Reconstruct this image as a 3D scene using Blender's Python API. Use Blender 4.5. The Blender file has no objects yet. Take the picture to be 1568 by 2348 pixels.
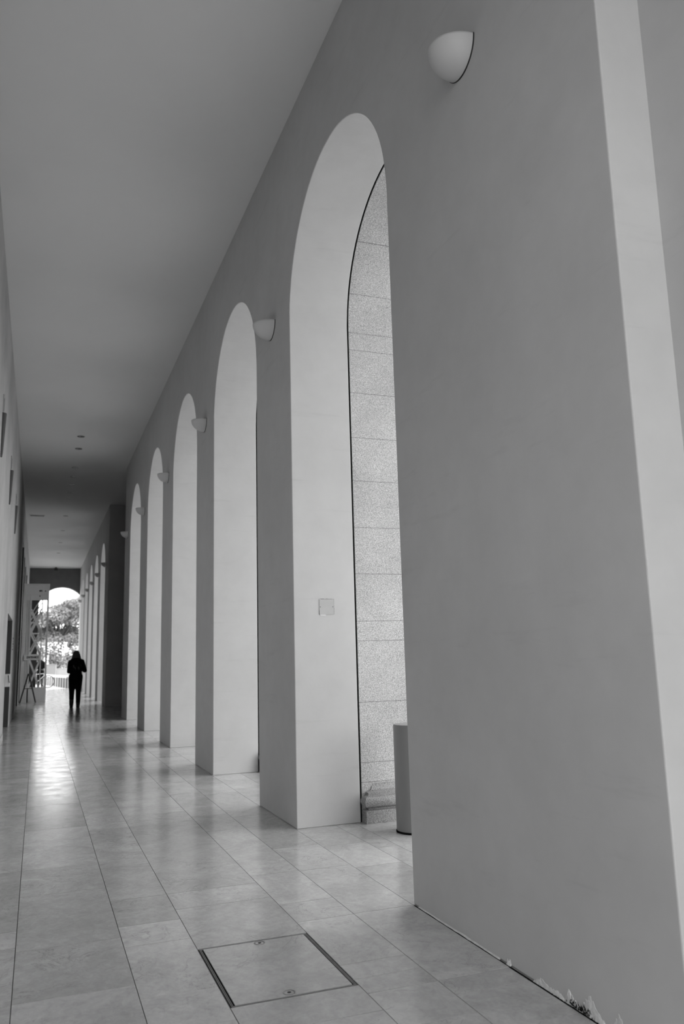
import bpy, bmesh, math, random
import numpy as np
from mathutils import Vector, Matrix
R = random.Random(7)
PI = math.pi
scene = bpy.context.scene
COL = scene.collection

# ------------------------------------------------------------------ sizes (metres, camera stands over x=0, y=0)
W = 1.903            # corridor face of the arcade wall
L = -0.528           # corridor face of the left wall
T = 0.526            # plaster thickness of the arcade wall
Y0, P, O = 4.110, 3.180, 2.062
CROWN, CEIL = 5.137, 6.010
YE = 43.095
HW = O / 2
SPRING = CROWN - HW

# ------------------------------------------------------------------ materials
def mat(name, base=0.5, rough=0.8, var=0.0, vscale=2.0, bump=0.0, bscale=40.0, spec=0.5, metal=0.0, fine=0.0, fscale=200.0):
    m = bpy.data.materials.new(name); m.use_nodes = True
    nt = m.node_tree; b = nt.nodes['Principled BSDF']
    b.inputs['Base Color'].default_value = (base, base, base, 1)
    b.inputs['Roughness'].default_value = rough
    b.inputs['Specular IOR Level'].default_value = spec
    b.inputs['Metallic'].default_value = metal
    tc = nt.nodes.new('ShaderNodeTexCoord')
    val = None
    def noise(scale, detail=4, rgh=0.55):
        n = nt.nodes.new('ShaderNodeTexNoise'); n.inputs['Scale'].default_value = scale
        n.inputs['Detail'].default_value = detail; n.inputs['Roughness'].default_value = rgh
        nt.links.new(tc.outputs['Object'], n.inputs['Vector']); return n
    if var or fine:
        cur = None
        for amt, sc in ((var, vscale), (fine, fscale)):
            if not amt: continue
            n = noise(sc)
            mr = nt.nodes.new('ShaderNodeMapRange')
            mr.inputs['From Min'].default_value = 0.3; mr.inputs['From Max'].default_value = 0.7
            mr.inputs['To Min'].default_value = 1 - amt; mr.inputs['To Max'].default_value = 1 + amt
            nt.links.new(n.outputs['Fac'], mr.inputs['Value'])
            if cur is None: cur = mr.outputs[0]
            else:
                mu = nt.nodes.new('ShaderNodeMath'); mu.operation = 'MULTIPLY'
                nt.links.new(cur, mu.inputs[0]); nt.links.new(mr.outputs[0], mu.inputs[1]); cur = mu.outputs[0]
        mu = nt.nodes.new('ShaderNodeMath'); mu.operation = 'MULTIPLY'; mu.inputs[1].default_value = base
        nt.links.new(cur, mu.inputs[0]); val = mu.outputs[0]
        nt.links.new(val, b.inputs['Base Color'])
    if bump:
        n = noise(bscale, 5)
        bp = nt.nodes.new('ShaderNodeBump'); bp.inputs['Strength'].default_value = bump; bp.inputs['Distance'].default_value = 0.01
        nt.links.new(n.outputs['Fac'], bp.inputs['Height']); nt.links.new(bp.outputs[0], b.inputs['Normal'])
    m['_v'] = 0
    return m

def math_node(nt, op, a, b=None, c=None):
    n = nt.nodes.new('ShaderNodeMath'); n.operation = op
    for i, v in enumerate((a, b, c)):
        if v is None: continue
        if isinstance(v, (int, float)): n.inputs[i].default_value = v
        else: nt.links.new(v, n.inputs[i])
    return n.outputs[0]

def map_range(nt, v, a, b, c, d):
    n = nt.nodes.new('ShaderNodeMapRange'); nt.links.new(v, n.inputs['Value'])
    for k, x in zip(('From Min', 'From Max', 'To Min', 'To Max'), (a, b, c, d)): n.inputs[k].default_value = x
    return n.outputs[0]

def plaster(name, base, var=0.06):
    """painted plaster: cloudy tone, trowel marks, a few scuffs, old repairs along the foot"""
    m = bpy.data.materials.new(name); m.use_nodes = True
    nt = m.node_tree; b = nt.nodes['Principled BSDF']
    b.inputs['Roughness'].default_value = 0.85; b.inputs['Specular IOR Level'].default_value = 0.25
    tc = nt.nodes.new('ShaderNodeTexCoord'); v = tc.outputs['Object']
    def noise(s, d=4, r=0.55, vec=None, dist=0.0):
        n = nt.nodes.new('ShaderNodeTexNoise'); n.inputs['Scale'].default_value = s; n.inputs['Detail'].default_value = d
        n.inputs['Roughness'].default_value = r; n.inputs['Distortion'].default_value = dist
        nt.links.new(vec or v, n.inputs['Vector']); return n.outputs['Fac']
    c1 = map_range(nt, noise(0.9, 5), 0.3, 0.7, 1 - var, 1 + var)
    c2 = map_range(nt, noise(7, 4, 0.6), 0.3, 0.7, 1 - var * .4, 1 + var * .4)
    # diagonal scuffs: stretched noise
    mp = nt.nodes.new('ShaderNodeMapping'); mp.inputs['Rotation'].default_value = (0.7, 0, 0); mp.inputs['Scale'].default_value = (1, 1.2, 9)
    nt.links.new(v, mp.inputs['Vector'])
    sc = map_range(nt, noise(1.3, 5, 0.65, mp.outputs[0]), 0.60, 0.78, 1.0, 0.91)
    col = math_node(nt, 'MULTIPLY', math_node(nt, 'MULTIPLY', c1, c2), math_node(nt, 'MULTIPLY', sc, base))
    nt.links.new(col, b.inputs['Base Color'])
    bp = nt.nodes.new('ShaderNodeBump'); bp.inputs['Strength'].default_value = 0.25; bp.inputs['Distance'].default_value = 0.012
    h = math_node(nt, 'ADD', math_node(nt, 'MULTIPLY', noise(5, 6, 0.5), 0.7), math_node(nt, 'MULTIPLY', noise(60, 3), 0.06))
    nt.links.new(h, bp.inputs['Height']); nt.links.new(bp.outputs[0], b.inputs['Normal'])
    return m

def stone_floor():
    m = bpy.data.materials.new('limestone_paving'); m.use_nodes = True
    nt = m.node_tree; b = nt.nodes['Principled BSDF']
    tc = nt.nodes.new('ShaderNodeTexCoord')
    at = nt.nodes.new('ShaderNodeAttribute'); at.attribute_name = 'tone'
    sep = nt.nodes.new('ShaderNodeSeparateColor'); nt.links.new(at.outputs['Color'], sep.inputs[0])
    tone = sep.outputs[0]; seed = sep.outputs[1]
    # shift the pattern tile by tile
    cmb = nt.nodes.new('ShaderNodeCombineXYZ')
    nt.links.new(math_node(nt, 'MULTIPLY', seed, 37.0), cmb.inputs[0]); nt.links.new(math_node(nt, 'MULTIPLY', seed, 91.0), cmb.inputs[2])
    va = nt.nodes.new('ShaderNodeVectorMath'); va.operation = 'ADD'
    nt.links.new(tc.outputs['Object'], va.inputs[0]); nt.links.new(cmb.outputs[0], va.inputs[1])
    mp = nt.nodes.new('ShaderNodeMapping'); mp.inputs['Scale'].default_value = (1.25, 1.1, 1)
    nt.links.new(va.outputs[0], mp.inputs['Vector'])
    def noise(s, d=5, r=0.6, dist=0.0):
        n = nt.nodes.new('ShaderNodeTexNoise'); n.inputs['Scale'].default_value = s; n.inputs['Detail'].default_value = d
        n.inputs['Roughness'].default_value = r; n.inputs['Distortion'].default_value = dist
        nt.links.new(mp.outputs[0], n.inputs['Vector']); return n.outputs['Fac']
    cloud = map_range(nt, noise(2.6, 9, 0.68, 0.8), 0.3, 0.7, 0.82, 1.17)
    fine = map_range(nt, noise(22, 7, 0.7, 0.8), 0.3, 0.72, 0.88, 1.12)
    # thin veins: band of a distorted noise close to one half
    n3 = noise(2.2, 6, 0.6, 1.6)
    vein = math_node(nt, 'ABSOLUTE', math_node(nt, 'SUBTRACT', n3, 0.5))
    vein = map_range(nt, vein, 0.0, 0.010, 0.74, 1.0)
    gate = map_range(nt, noise(1.1, 2), 0.46, 0.56, 0.0, 1.0)
    vein = math_node(nt, 'ADD', math_node(nt, 'MULTIPLY', vein, gate), math_node(nt, 'SUBTRACT', 1.0, gate))
    # pits in some tiles
    pit = map_range(nt, noise(70, 3, 0.6), 0.67, 0.71, 1.0, 0.5)
    pg = math_node(nt, 'MULTIPLY', map_range(nt, noise(2.3, 2), 0.60, 0.68, 0.0, 1.0), map_range(nt, seed, 0.35, 0.5, 0.0, 1.0))
    pit = math_node(nt, 'ADD', math_node(nt, 'MULTIPLY', pit, pg), math_node(nt, 'SUBTRACT', 1.0, pg))
    c = math_node(nt, 'MULTIPLY', math_node(nt, 'MULTIPLY', cloud, fine), math_node(nt, 'MULTIPLY', vein, pit))
    c = math_node(nt, 'MULTIPLY', c, math_node(nt, 'MULTIPLY', tone, FLOOR_BASE))
    nt.links.new(c, b.inputs['Base Color'])
    rg = map_range(nt, noise(5, 4), 0.3, 0.7, FLOOR_ROUGH - .04, FLOOR_ROUGH + .06)
    nt.links.new(rg, b.inputs['Roughness'])
    b.inputs['Specular IOR Level'].default_value = 0.75
    bp = nt.nodes.new('ShaderNodeBump'); bp.inputs['Strength'].default_value = 0.08; bp.inputs['Distance'].default_value = 0.004
    nt.links.new(math_node(nt, 'ADD', noise(9, 4), math_node(nt, 'MULTIPLY', pit, 0.5)), bp.inputs['Height'])
    nt.links.new(bp.outputs[0], b.inputs['Normal'])
    return m

def granite(name, base):
    m = bpy.data.materials.new(name); m.use_nodes = True
    nt = m.node_tree; b = nt.nodes['Principled BSDF']; b.inputs['Roughness'].default_value = 0.75
    b.inputs['Specular IOR Level'].default_value = 0.3
    tc = nt.nodes.new('ShaderNodeTexCoord'); v = tc.outputs['Object']
    def noise(s, d=3, r=0.6):
        n = nt.nodes.new('ShaderNodeTexNoise'); n.inputs['Scale'].default_value = s; n.inputs['Detail'].default_value = d
        n.inputs['Roughness'].default_value = r; nt.links.new(v, n.inputs['Vector']); return n.outputs['Fac']
    sp = map_range(nt, noise(150, 3, 0.7), 0.32, 0.68, 0.42, 1.5)
    sp2 = map_range(nt, noise(330, 2, 0.7), 0.35, 0.65, 0.82, 1.18)
    cl = map_range(nt, noise(2.2, 4), 0.3, 0.7, 0.9, 1.1)
    c = math_node(nt, 'MULTIPLY', math_node(nt, 'MULTIPLY', sp, sp2), math_node(nt, 'MULTIPLY', cl, base))
    # course joints at real heights
    sx = nt.nodes.new('ShaderNodeSeparateXYZ'); nt.links.new(v, sx.inputs[0]); z = sx.outputs[2]
    j = None
    for h in (0.30, 0.45, 0.92, 1.41, 1.57, 1.96, 2.35, 2.75, 3.13, 3.53, 3.92, 4.08, 4.42, 4.80, 5.2, 5.6):
        d = math_node(nt, 'ABSOLUTE', math_node(nt, 'SUBTRACT', z, h))
        k = math_node(nt, 'LESS_THAN', d, 0.0028)
        j = k if j is None else math_node(nt, 'MAXIMUM', j, k)
    c = math_node(nt, 'MULTIPLY', c, math_node(nt, 'SUBTRACT', 1.0, math_node(nt, 'MULTIPLY', j, 0.45)))
    nt.links.new(c, b.inputs['Base Color'])
    bp = nt.nodes.new('ShaderNodeBump'); bp.inputs['Strength'].default_value = 0.3; bp.inputs['Distance'].default_value = 0.003
    nt.links.new(noise(160), bp.inputs['Height']); nt.links.new(bp.outputs[0], b.inputs['Normal'])
    return m

FLOOR_BASE, FLOOR_ROUGH = 0.46, 0.17
M = {
 'wall': plaster('grey_plaster', 0.50),
 'leftwall': plaster('streaked_plaster', 0.42, 0.16),
 'ceil': mat('ceiling_paint', 0.66, 0.9, 0.02, 1.0, 0.03, 12, spec=0.2),
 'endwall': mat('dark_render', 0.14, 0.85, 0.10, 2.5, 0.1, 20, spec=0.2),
 'alcove': mat('grey_render', 0.42, 0.85, 0.05, 2.5, 0.1, 20, spec=0.2),
 'grout': mat('dark_grout', 0.06, 0.9),
 'tile': stone_floor(),
 'granite': granite('speckled_granite', 0.46),
 'gap': mat('dark_sealant', 0.012, 0.95, spec=0.0),
 'opal': mat('opal_glass', 0.56, 0.45, spec=0.4),
 'darkmetal': mat('dark_metal', 0.02, 0.5),
 'black': mat('black_paint', 0.012, 0.5),
 'steel': mat('worn_steel', 0.30, 0.4, 0.15, 30, metal=0.7),
 'bollard': mat('grey_metal_paint', 0.25, 0.35, 0.03, 3, spec=0.5),
 'plate': mat('cover_plate', 0.42, 0.6, 0.04, 12),
 'white': mat('white_paint', 0.62, 0.5, 0.03, 4),
 'gatewhite': mat('aged_white_timber', 0.72, 0.6, 0.05, 3),
 'glass': mat('dark_glass', 0.03, 0.12),
 'darkpanel': mat('dark_panel', 0.055, 0.6),
 'patch': mat('bare_plaster', 0.62, 0.9, 0.15, 40, 0.6, 60),
 'plaza': mat('pale_plaza_paving', 0.62, 0.8, 0.03, 0.5),
 'asphalt': mat('grey_street_paving', 0.28, 0.9, 0.06, 0.5),
 'basegranite': granite('dirty_shaded_granite', 0.30),  # darker granite copy: dirt plus the bollard's shading put into the colour
 'concrete': mat('concrete', 0.30, 0.85, 0.06, 1.5),
 'coping': mat('white_coping', 0.75, 0.8),
 'hoarding': mat('grey_hoarding', 0.17, 0.8, 0.05, 1),
 'hoardlight': mat('light_grey_hoarding', 0.24, 0.8, 0.05, 1),
 'leaf': mat('tree_leaves', 0.20, 0.6, 0.35, 1.2),
 'leafb': mat('shrub_leaves', 0.22, 0.6, 0.4, 2.0),
 'flower': mat('pale_blossom', 0.85, 0.7),
 'bark': mat('bark', 0.07, 0.9, 0.2, 5),
 'skin': mat('skin', 0.32, 0.5),
 'hair': mat('dark_hair', 0.06, 0.45, 0.6, 30, 0.5, 90),
 'cloth': mat('black_cloth', 0.006, 0.9, spec=0.1),
 'cloth2': mat('black_denim', 0.007, 0.9, spec=0.1),
 'boot': mat('black_leather', 0.008, 0.5),
 'rubber': mat('rubber', 0.03, 0.7),
 'bike': mat('silver_bicycle_paint', 0.5, 0.4),
}

# ------------------------------------------------------------------ helpers
def obj(name, bm, m, parent=None, smooth=False, loc=None):
    me = bpy.data.meshes.new(name)
    bmesh.ops.recalc_face_normals(bm, faces=bm.faces)
    bm.to_mesh(me); bm.free()
    for k in (m if isinstance(m, (list, tuple)) else [m]): me.materials.append(k)
    o = bpy.data.objects.new(name, me); COL.objects.link(o)
    if smooth:
        for p in me.polygons: p.use_smooth = True
        if smooth != 'all':
            try: me.set_sharp_from_angle(angle=math.radians(40))
            except Exception: pass
    if parent: o.parent = parent
    if loc is not None: o.location = loc
    return o
def struct(name, bm, m, **k):
    o = obj(name, bm, m, **k)
    if o.parent is None: o['kind'] = 'structure'
    return o
def thing(name, label, cat, loc=(0, 0, 0), rz=0, group=None):
    o = bpy.data.objects.new(name, None); COL.objects.link(o)
    o.empty_display_size = 0.1
    o.location = loc; o.rotation_euler = (0, 0, rz); return tag(o, label, cat, group)
def tag(o, label, cat, group=None):
    o['label'] = label; o['category'] = cat
    if group: o['group'] = group
    return o
def NB(): return bmesh.new()
def box(bm, x0, x1, y0, y1, z0, z1, mi=0):
    v = [bm.verts.new(p) for p in ((x0,y0,z0),(x1,y0,z0),(x1,y1,z0),(x0,y1,z0),(x0,y0,z1),(x1,y0,z1),(x1,y1,z1),(x0,y1,z1))]
    fs = []
    for q in ((0,3,2,1),(4,5,6,7),(0,1,5,4),(1,2,6,5),(2,3,7,6),(3,0,4,7)):
        f = bm.faces.new([v[i] for i in q]); f.material_index = mi; fs.append(f)
    return v, fs
def tube(bm, pts, r, n=8, cap=True, mi=0):
    pts = [Vector(p) for p in pts]; rs = r if isinstance(r, (list, tuple)) else [r] * len(pts)
    rings = []; ref = None
    for i, p in enumerate(pts):
        d = (pts[min(i+1, len(pts)-1)] - pts[max(i-1, 0)]).normalized()
        if ref is None: ref = Vector((0,0,1)) if abs(d.z) < 0.9 else Vector((1,0,0))
        u = (ref - d * ref.dot(d)).normalized(); ref = u; w = d.cross(u)
        rings.append([bm.verts.new(p + (u*math.cos(2*PI*k/n) + w*math.sin(2*PI*k/n)) * rs[i]) for k in range(n)])
    for a, b in zip(rings, rings[1:]):
        for k in range(n):
            f = bm.faces.new((a[k], a[(k+1) % n], b[(k+1) % n], b[k])); f.material_index = mi
    if cap:
        for q in (rings[0], rings[-1]):
            f = bm.faces.new(q); f.material_index = mi
def beam(bm, a, b, w, d, up=(0, 1, 0)):
    """rectangular bar from a to b, width w in the plane, depth d along up"""
    a, b, up = Vector(a), Vector(b), Vector(up)
    t = (b-a).normalized(); s = t.cross(up).normalized()
    vs = []
    for p in (a, b):
        for i, j in ((-1,-1),(1,-1),(1,1),(-1,1)):
            vs.append(bm.verts.new(p + s*w/2*i + up*d/2*j))
    for q in ((0,1,2,3),(7,6,5,4),(0,4,5,1),(1,5,6,2),(2,6,7,3),(3,7,4,0)): bm.faces.new([vs[i] for i in q])
def lathe(bm, prof, n=48, c=(0,0,0), ang=2*PI, start=0):
    full = abs(ang - 2*PI) < 1e-6; cnt = n if full else n+1
    rings = []
    for r, z in prof:
        rings.append([bm.verts.new((c[0]+r*math.cos(start+ang*k/n), c[1]+r*math.sin(start+ang*k/n), c[2]+z)) for k in range(cnt)])
    for a, b in zip(rings, rings[1:]):
        for k in range(n):
            k2 = (k+1) % cnt
            bm.faces.new((a[k], a[k2], b[k2], b[k]))
    return rings
def clean(bm, d=1e-5):
    bmesh.ops.remove_doubles(bm, verts=bm.verts, dist=d); return bm

# ------------------------------------------------------------------ arcade wall builder (plane parallel to the corridor)
def arch_wall(bm, x0, x1, ya, yb, starts, ztop, half=HW, spring=SPRING, n=40, zb=0.0):
    def quad(a, b, c, d):
        try: bm.faces.new([bm.verts.new(p) for p in (a, b, c, d)])
        except ValueError: pass
    def panel(y0, y1, za0, zb0, za1, zb1):
        for x in (x0, x1):
            quad((x, y0, za0), (x, y1, za1), (x, y1, zb1), (x, y0, zb0))
    cuts = [ya]
    for s in starts:
        # pier before this arch
        panel(cuts[-1], s, zb, spring, zb, spring); panel(cuts[-1], s, spring, ztop, spring, ztop)
        c = s + half
        ps = [(c - half*math.cos(PI*i/n), spring + half*math.sin(PI*i/n)) for i in range(n+1)]
        for (p, q), (r, t) in zip(ps, ps[1:]):
            panel(p, r, q, ztop, t, ztop)
            quad((x0, p, q), (x1, p, q), (x1, r, t), (x0, r, t))
            quad((x0, p, ztop), (x1, p, ztop), (x1, r, ztop), (x0, r, ztop))
        for y in (s, s + 2*half):
            quad((x0, y, zb), (x1, y, zb), (x1, y, spring), (x0, y, spring))
        cuts.append(s + 2*half)
    panel(cuts[-1], yb, zb, spring, zb, spring); panel(cuts[-1], yb, spring, ztop, spring, ztop)
    for y in (ya, yb):
        quad((x0, y, zb), (x1, y, zb), (x1, y, spring), (x0, y, spring)); quad((x0, y, spring), (x1, y, spring), (x1, y, ztop), (x0, y, ztop))
    edges = [ya] + [e for s in starts for e in (s, s + 2*half)] + [yb]
    for a, b in zip(edges[::2], edges[1::2]):
        quad((x0, a, zb), (x1, a, zb), (x1, b, zb), (x0, b, zb)); quad((x0, a, ztop), (x1, a, ztop), (x1, b, ztop), (x0, b, ztop))
    clean(bm, 1e-4)

BACK, BACK_C = -0.9, -1.8
Y_NEAR, Y_SEC, Y_FAR = 2.15, 20.10, 25.05
near_s = [Y0 + k*P for k in range(5)]
far_s = [Y0 + k*P for k in range(7, 12)]
def bevel(o, w=0.006):
    b = o.modifiers.new('bevel', 'BEVEL'); b.width = w; b.segments = 2; b.limit_method = 'ANGLE'; b.angle_limit = math.radians(60)
bm = NB(); arch_wall(bm, W, W+T, Y_NEAR, Y_SEC, near_s, CEIL)
o = struct('wall_right', bm, M['wall']); bevel(o)
bm = NB(); arch_wall(bm, W, W+T, Y_FAR, YE, far_s, CEIL)
struct('wall_right_far', bm, M['wall'])
# dark return face at the start of the far section and the closed bay in front of it
bm = NB(); box(bm, W+0.001, 5.2, Y_FAR-0.02, Y_FAR+0.0, 0, CEIL)
struct('wall_alcove', bm, M['alcove'])
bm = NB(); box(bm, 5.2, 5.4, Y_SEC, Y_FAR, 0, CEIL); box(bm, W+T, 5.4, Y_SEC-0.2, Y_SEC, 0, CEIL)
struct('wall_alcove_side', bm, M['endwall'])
# granite outer skin with the same arches, parted from the plaster by a dark open joint
X_G = W + T + 0.014
def granite_skin(name, ya, yb, st):
    bm = NB(); arch_wall(bm, X_G, X_G+0.95, ya, yb, st, 8.2); o = struct(name, bm, M['granite'])
granite_skin('wall_outer', Y_NEAR - 1.0, Y_SEC-0.2, near_s); granite_skin('wall_outer_far', Y_FAR, YE+0.6, far_s)
for nm, ya, yb, st in (('trim_1', Y_NEAR, Y_SEC-0.2, near_s), ('trim_2', Y_FAR, YE, far_s)):
    bm = NB(); arch_wall(bm, W+T-0.002, X_G+0.002, ya, yb, [s - 0.012 for s in st], CEIL-0.02, half=HW+0.012, spring=SPRING, zb=0.002)
    struct(nm, bm, M['gap'])
# moulded granite base on the near pilasters (torus over a plinth), mitred at its corridor end
prof = [(0.090, 0.0), (0.090, 0.098), (0.060, 0.100), (0.060, 0.114)]
prof += [(0.062 + 0.040*math.cos(a), 0.160 + 0.045*math.sin(a)) for a in [(-80 + 160*i/10)*PI/180 for i in range(11)]]
prof += [(0.058, 0.208), (0.058, 0.228)] + [(0.050*(1-math.sin(a)), 0.228 + 0.062*(1-math.cos(a))) for a in [(90*i/6)*PI/180 for i in range(7)]]
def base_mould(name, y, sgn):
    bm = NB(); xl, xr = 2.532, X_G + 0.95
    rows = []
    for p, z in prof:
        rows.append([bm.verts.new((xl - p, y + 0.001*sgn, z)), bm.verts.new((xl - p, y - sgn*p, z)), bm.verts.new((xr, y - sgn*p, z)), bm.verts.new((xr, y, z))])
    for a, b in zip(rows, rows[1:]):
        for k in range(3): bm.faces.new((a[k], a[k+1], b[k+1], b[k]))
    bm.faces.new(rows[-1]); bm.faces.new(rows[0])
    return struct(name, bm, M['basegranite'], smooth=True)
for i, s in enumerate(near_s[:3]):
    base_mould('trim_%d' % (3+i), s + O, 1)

# wall in line behind the camera: steps 0.2 m back from the arcade face
bm = NB(); box(bm, 2.112, W+T, BACK, Y_NEAR + 0.01, 0, CEIL)
struct('wall_right_near', bm, M['wall'])

# end wall with its round-headed opening
ECX, ER, ESP = 1.048, 1.160, 3.90
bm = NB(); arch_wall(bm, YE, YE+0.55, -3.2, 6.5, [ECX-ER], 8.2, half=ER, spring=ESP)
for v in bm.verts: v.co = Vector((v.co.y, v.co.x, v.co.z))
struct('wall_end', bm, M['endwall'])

# ceiling (soffit), added shading lintel at its back end
bm = NB(); box(bm, -0.9, 5.4, BACK_C, YE+0.5, CEIL, CEIL+0.25)
struct('ceiling', bm, M['ceil'])
bm = NB(); box(bm, -0.9, W+T, BACK_C-0.3, BACK_C, 4.6, CEIL+0.25); struct('shade_lintel', bm, M['wall'])  # unseen lintel, added to block high back light from the pier tops

# ------------------------------------------------------------------ left wall with door and tall window recesses
holes = [(15.70, 18.66, 0.0, 2.20), (24.8, 27.45, 0.0, 4.95), (28.0, 29.75, 0.0, 4.90), (30.3, 32.3, 0.0, 4.86), (33.4, 36.2, 0.0, 4.93)]
DEP = 0.16
bm = NB(); y = BACK
for a, b, z0, z1 in holes:
    box(bm, L-0.5, L, y, a, 0, CEIL); box(bm, L-0.5, L, a, b, z1, CEIL); y = b
box(bm, L-0.5, L, y, YE, 0, CEIL)
clean(bm, 1e-4)
struct('wall_left', bm, M['leftwall'])
def recess(name, a, b, z0, z1, n, handle=False):
    e = bpy.data.objects.new(name, None); COL.objects.link(e); e.location = (L-DEP, (a+b)/2, 0); e['kind'] = 'structure'
    bm = NB(); h = (b-a)/2
    box(bm, -0.10, -0.05, -h, h, 0, z1); obj('pane', bm, M['darkpanel'], e)
    bm = NB()
    for yy in (-h, h-0.06): box(bm, -0.05, DEP-0.004, yy, yy+0.06, 0, z1)
    box(bm, -0.05, 0.01, -h+0.06, h-0.06, z1-0.06, z1)
    for k in range(1, n): box(bm, -0.05, 0.005, -h + 2*h*k/n - 0.03, -h + 2*h*k/n + 0.03, 0, z1-0.06)
    obj('frame', bm, M['darkpanel'], e)
    if handle:
        bm = NB(); tube(bm, [(0.0, -0.12, 0.85), (0.05, -0.12, 0.85), (0.05, -0.12, 1.25), (0.0, -0.12, 1.25)], 0.012); obj('handle', bm, M['steel'], e)
recess('door_1', *holes[0], 2, True)
recess('door_2', *holes[1], 2, True)
for i in range(2, 5): recess('window_%d' % (i-1), *holes[i], 2)
# raised stone course along the left wall foot
bm = NB(); box(bm, L, L+0.012, BACK, 15.55, 0, 0.11); struct('baseboard_left', bm, M['leftwall'])

# ------------------------------------------------------------------ floor: every slab laid by strip, thin open joints over dark grout
xs = [-1.2, -0.045, 0.423, 0.730, 1.252, 1.558, 1.893, 2.214, 2.372]
while xs[-1] < 14: xs.append(xs[-1] + R.choice((0.33, 0.42, 0.5)))
known = {
 0: [3.625, 4.308, 4.562, 5.796, 7.4, 9.479],
 1: [3.634, 4.245, 5.178, 5.799, 7.10, 8.251, 8.849],
 2: [3.152, 3.477, 4.094, 4.403, 4.873, 5.639, 6.887],
 3: [3.006, 3.257, 3.932, 4.565, 4.875, 6.9],
 4: [2.848, 3.164, 3.315, 3.478, 4.094, 4.408, 5.03, 6.41],
 5: [2.694, 3.017, 3.166, 4.10, 5.013, 5.637, 6.42],
 6: [4.10, 4.93, 5.55, 6.12], 7: [4.55, 5.35, 5.95]}
FLOOR_END = YE + 0.55
bm = NB(); tl = bm.loops.layers.float_color.new('tone')
G = 0.0016
def tile(x0, x1, y0, y1, g=G, tone=None, z=0.0):
    t = tone if tone is not None else 1 + R.gauss(0, 0.06)
    s = R.random()
    h = g*1.5
    v = [bm.verts.new(p) for p in ((x0+g, y0+h, z), (x1-g, y0+h, z), (x1-g, y1-h, z), (x0+g, y1-h, z),
                                   (x0+g, y0+h, z-0.006), (x1-g, y0+h, z-0.006), (x1-g, y1-h, z-0.006), (x0+g, y1-h, z-0.006))]
    for q in ((0,1,2,3),(4,5,1,0),(5,6,2,1),(6,7,3,2),(7,4,0,3)):
        f = bm.faces.new([v[i] for i in q])
        for l in f.loops: l[tl] = (t, s, 0, 1)
tones = {(0, 4.562): 0.80, (2, 4.873): 0.90, (2, 4.403): 0.86, (1, 3.634): 0.90, (1, 5.799): 1.08}
for i in range(len(xs)-1):
    a, b = xs[i], xs[i+1]
    cuts = list(known.get(i, []))
    y = cuts[0] if cuts else 4.0 + R.random()
    lo = [y]
    while lo[-1] > -5: lo.append(lo[-1] - R.choice((0.5, 0.62, 0.9, 1.1)))
    y = cuts[-1] if cuts else y
    hi = []
    while y < FLOOR_END:
        y += R.choice((0.45, 0.62, 0.92, 1.24, 0.78)); hi.append(min(y, FLOOR_END))
    ys = sorted(set(lo[1:] + (cuts or [lo[0]]) + hi))
    for y0, y1 in zip(ys, ys[1:]):
        if y1 - y0 < 0.02: continue
        if i == 3 and abs(y0 - 3.257) < 1e-3: continue      # the access cover sits here
        tn = None
        for (ii, yy), t in tones.items():
            if ii == i and abs(yy - y0) < 0.01: tn = t
        x1 = b
        if i == 5 and y1 < 3.2: x1 = b - 0.003
        tile(1.905 if (i == 6 and y1 < 4.2) else a, x1, y0, y1, tone=tn)
nt_ = len(bm.faces)
vs, fs = box(bm, -1.2, 14, -5.2, FLOOR_END, -0.06, -0.0045)
for f in fs: f.material_index = 1
struct('floor', bm, [M['tile'], M['grout']])

# floor access cover with metal edge and two lifting points
hx0, hx1, hy0, hy1 = 0.733, 1.249, 3.257, 3.932
e = thing('floor_access_cover', 'square stone-topped access cover set in the paving inside a thin metal edge', 'access cover', ((hx0+hx1)/2, (hy0+hy1)/2, 0))
cx, cy = e.location.x, e.location.y
def rimbox(bm, m0, m1, z0, z1):
    X0, X1, Y0_, Y1_ = hx0-cx, hx1-cx, hy0-cy, hy1-cy
    box(bm, X0+m0, X0+m1, Y0_+m0, Y1_-m0, z0, z1); box(bm, X1-m1, X1-m0, Y0_+m0, Y1_-m0, z0, z1)
    box(bm, X0+m1, X1-m1, Y0_+m0, Y0_+m1, z0, z1); box(bm, X0+m1, X1-m1, Y1_-m1, Y1_-m0, z0, z1)
bm = NB(); rimbox(bm, 0.004, 0.007, -0.02, -0.0005); obj('outer_rim', bm, M['steel'], e)
bm = NB(); box(bm, hx0-cx+0.003, hx1-cx-0.003, hy0-cy+0.003, hy1-cy-0.003, -0.021, -0.0041); obj('groove_bed', bm, M['gap'], e)
bm = NB(); rimbox(bm, 0.010, 0.0125, -0.02, -0.0008); obj('inner_rim', bm, M['steel'], e)
bm = NB(); tl = bm.loops.layers.float_color.new('tone')
_, fs = box(bm, hx0-cx+0.0205, hx1-cx-0.018, hy0-cy+0.020, hy1-cy-0.0145, -0.02, -0.0006)
for f in fs:
    for l in f.loops: l[tl] = (0.97, 0.2, 0, 1)
obj('slab', bm, M['tile'], e)
for px, py in ((0.02, hy1-cy-0.040), (-0.015, hy0-cy+0.046)):
    bm = NB(); lathe(bm, [(0.026, -0.0006), (0.026, 0.0006), (0.021, 0.0009), (0.019, 0.0002)], 28, (px, py, 0)); lp = obj('lifting_point', bm, M['steel'], e, smooth=True)
    bm = NB(); lathe(bm, [(0.0, -0.0003), (0.008, -0.0003)], 20, (px, py, 0.0006)); box(bm, px-0.007, px+0.007, py-0.002, py+0.002, 0.0, 0.0012)
    obj('key_slot', bm, M['black'], lp)

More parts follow.
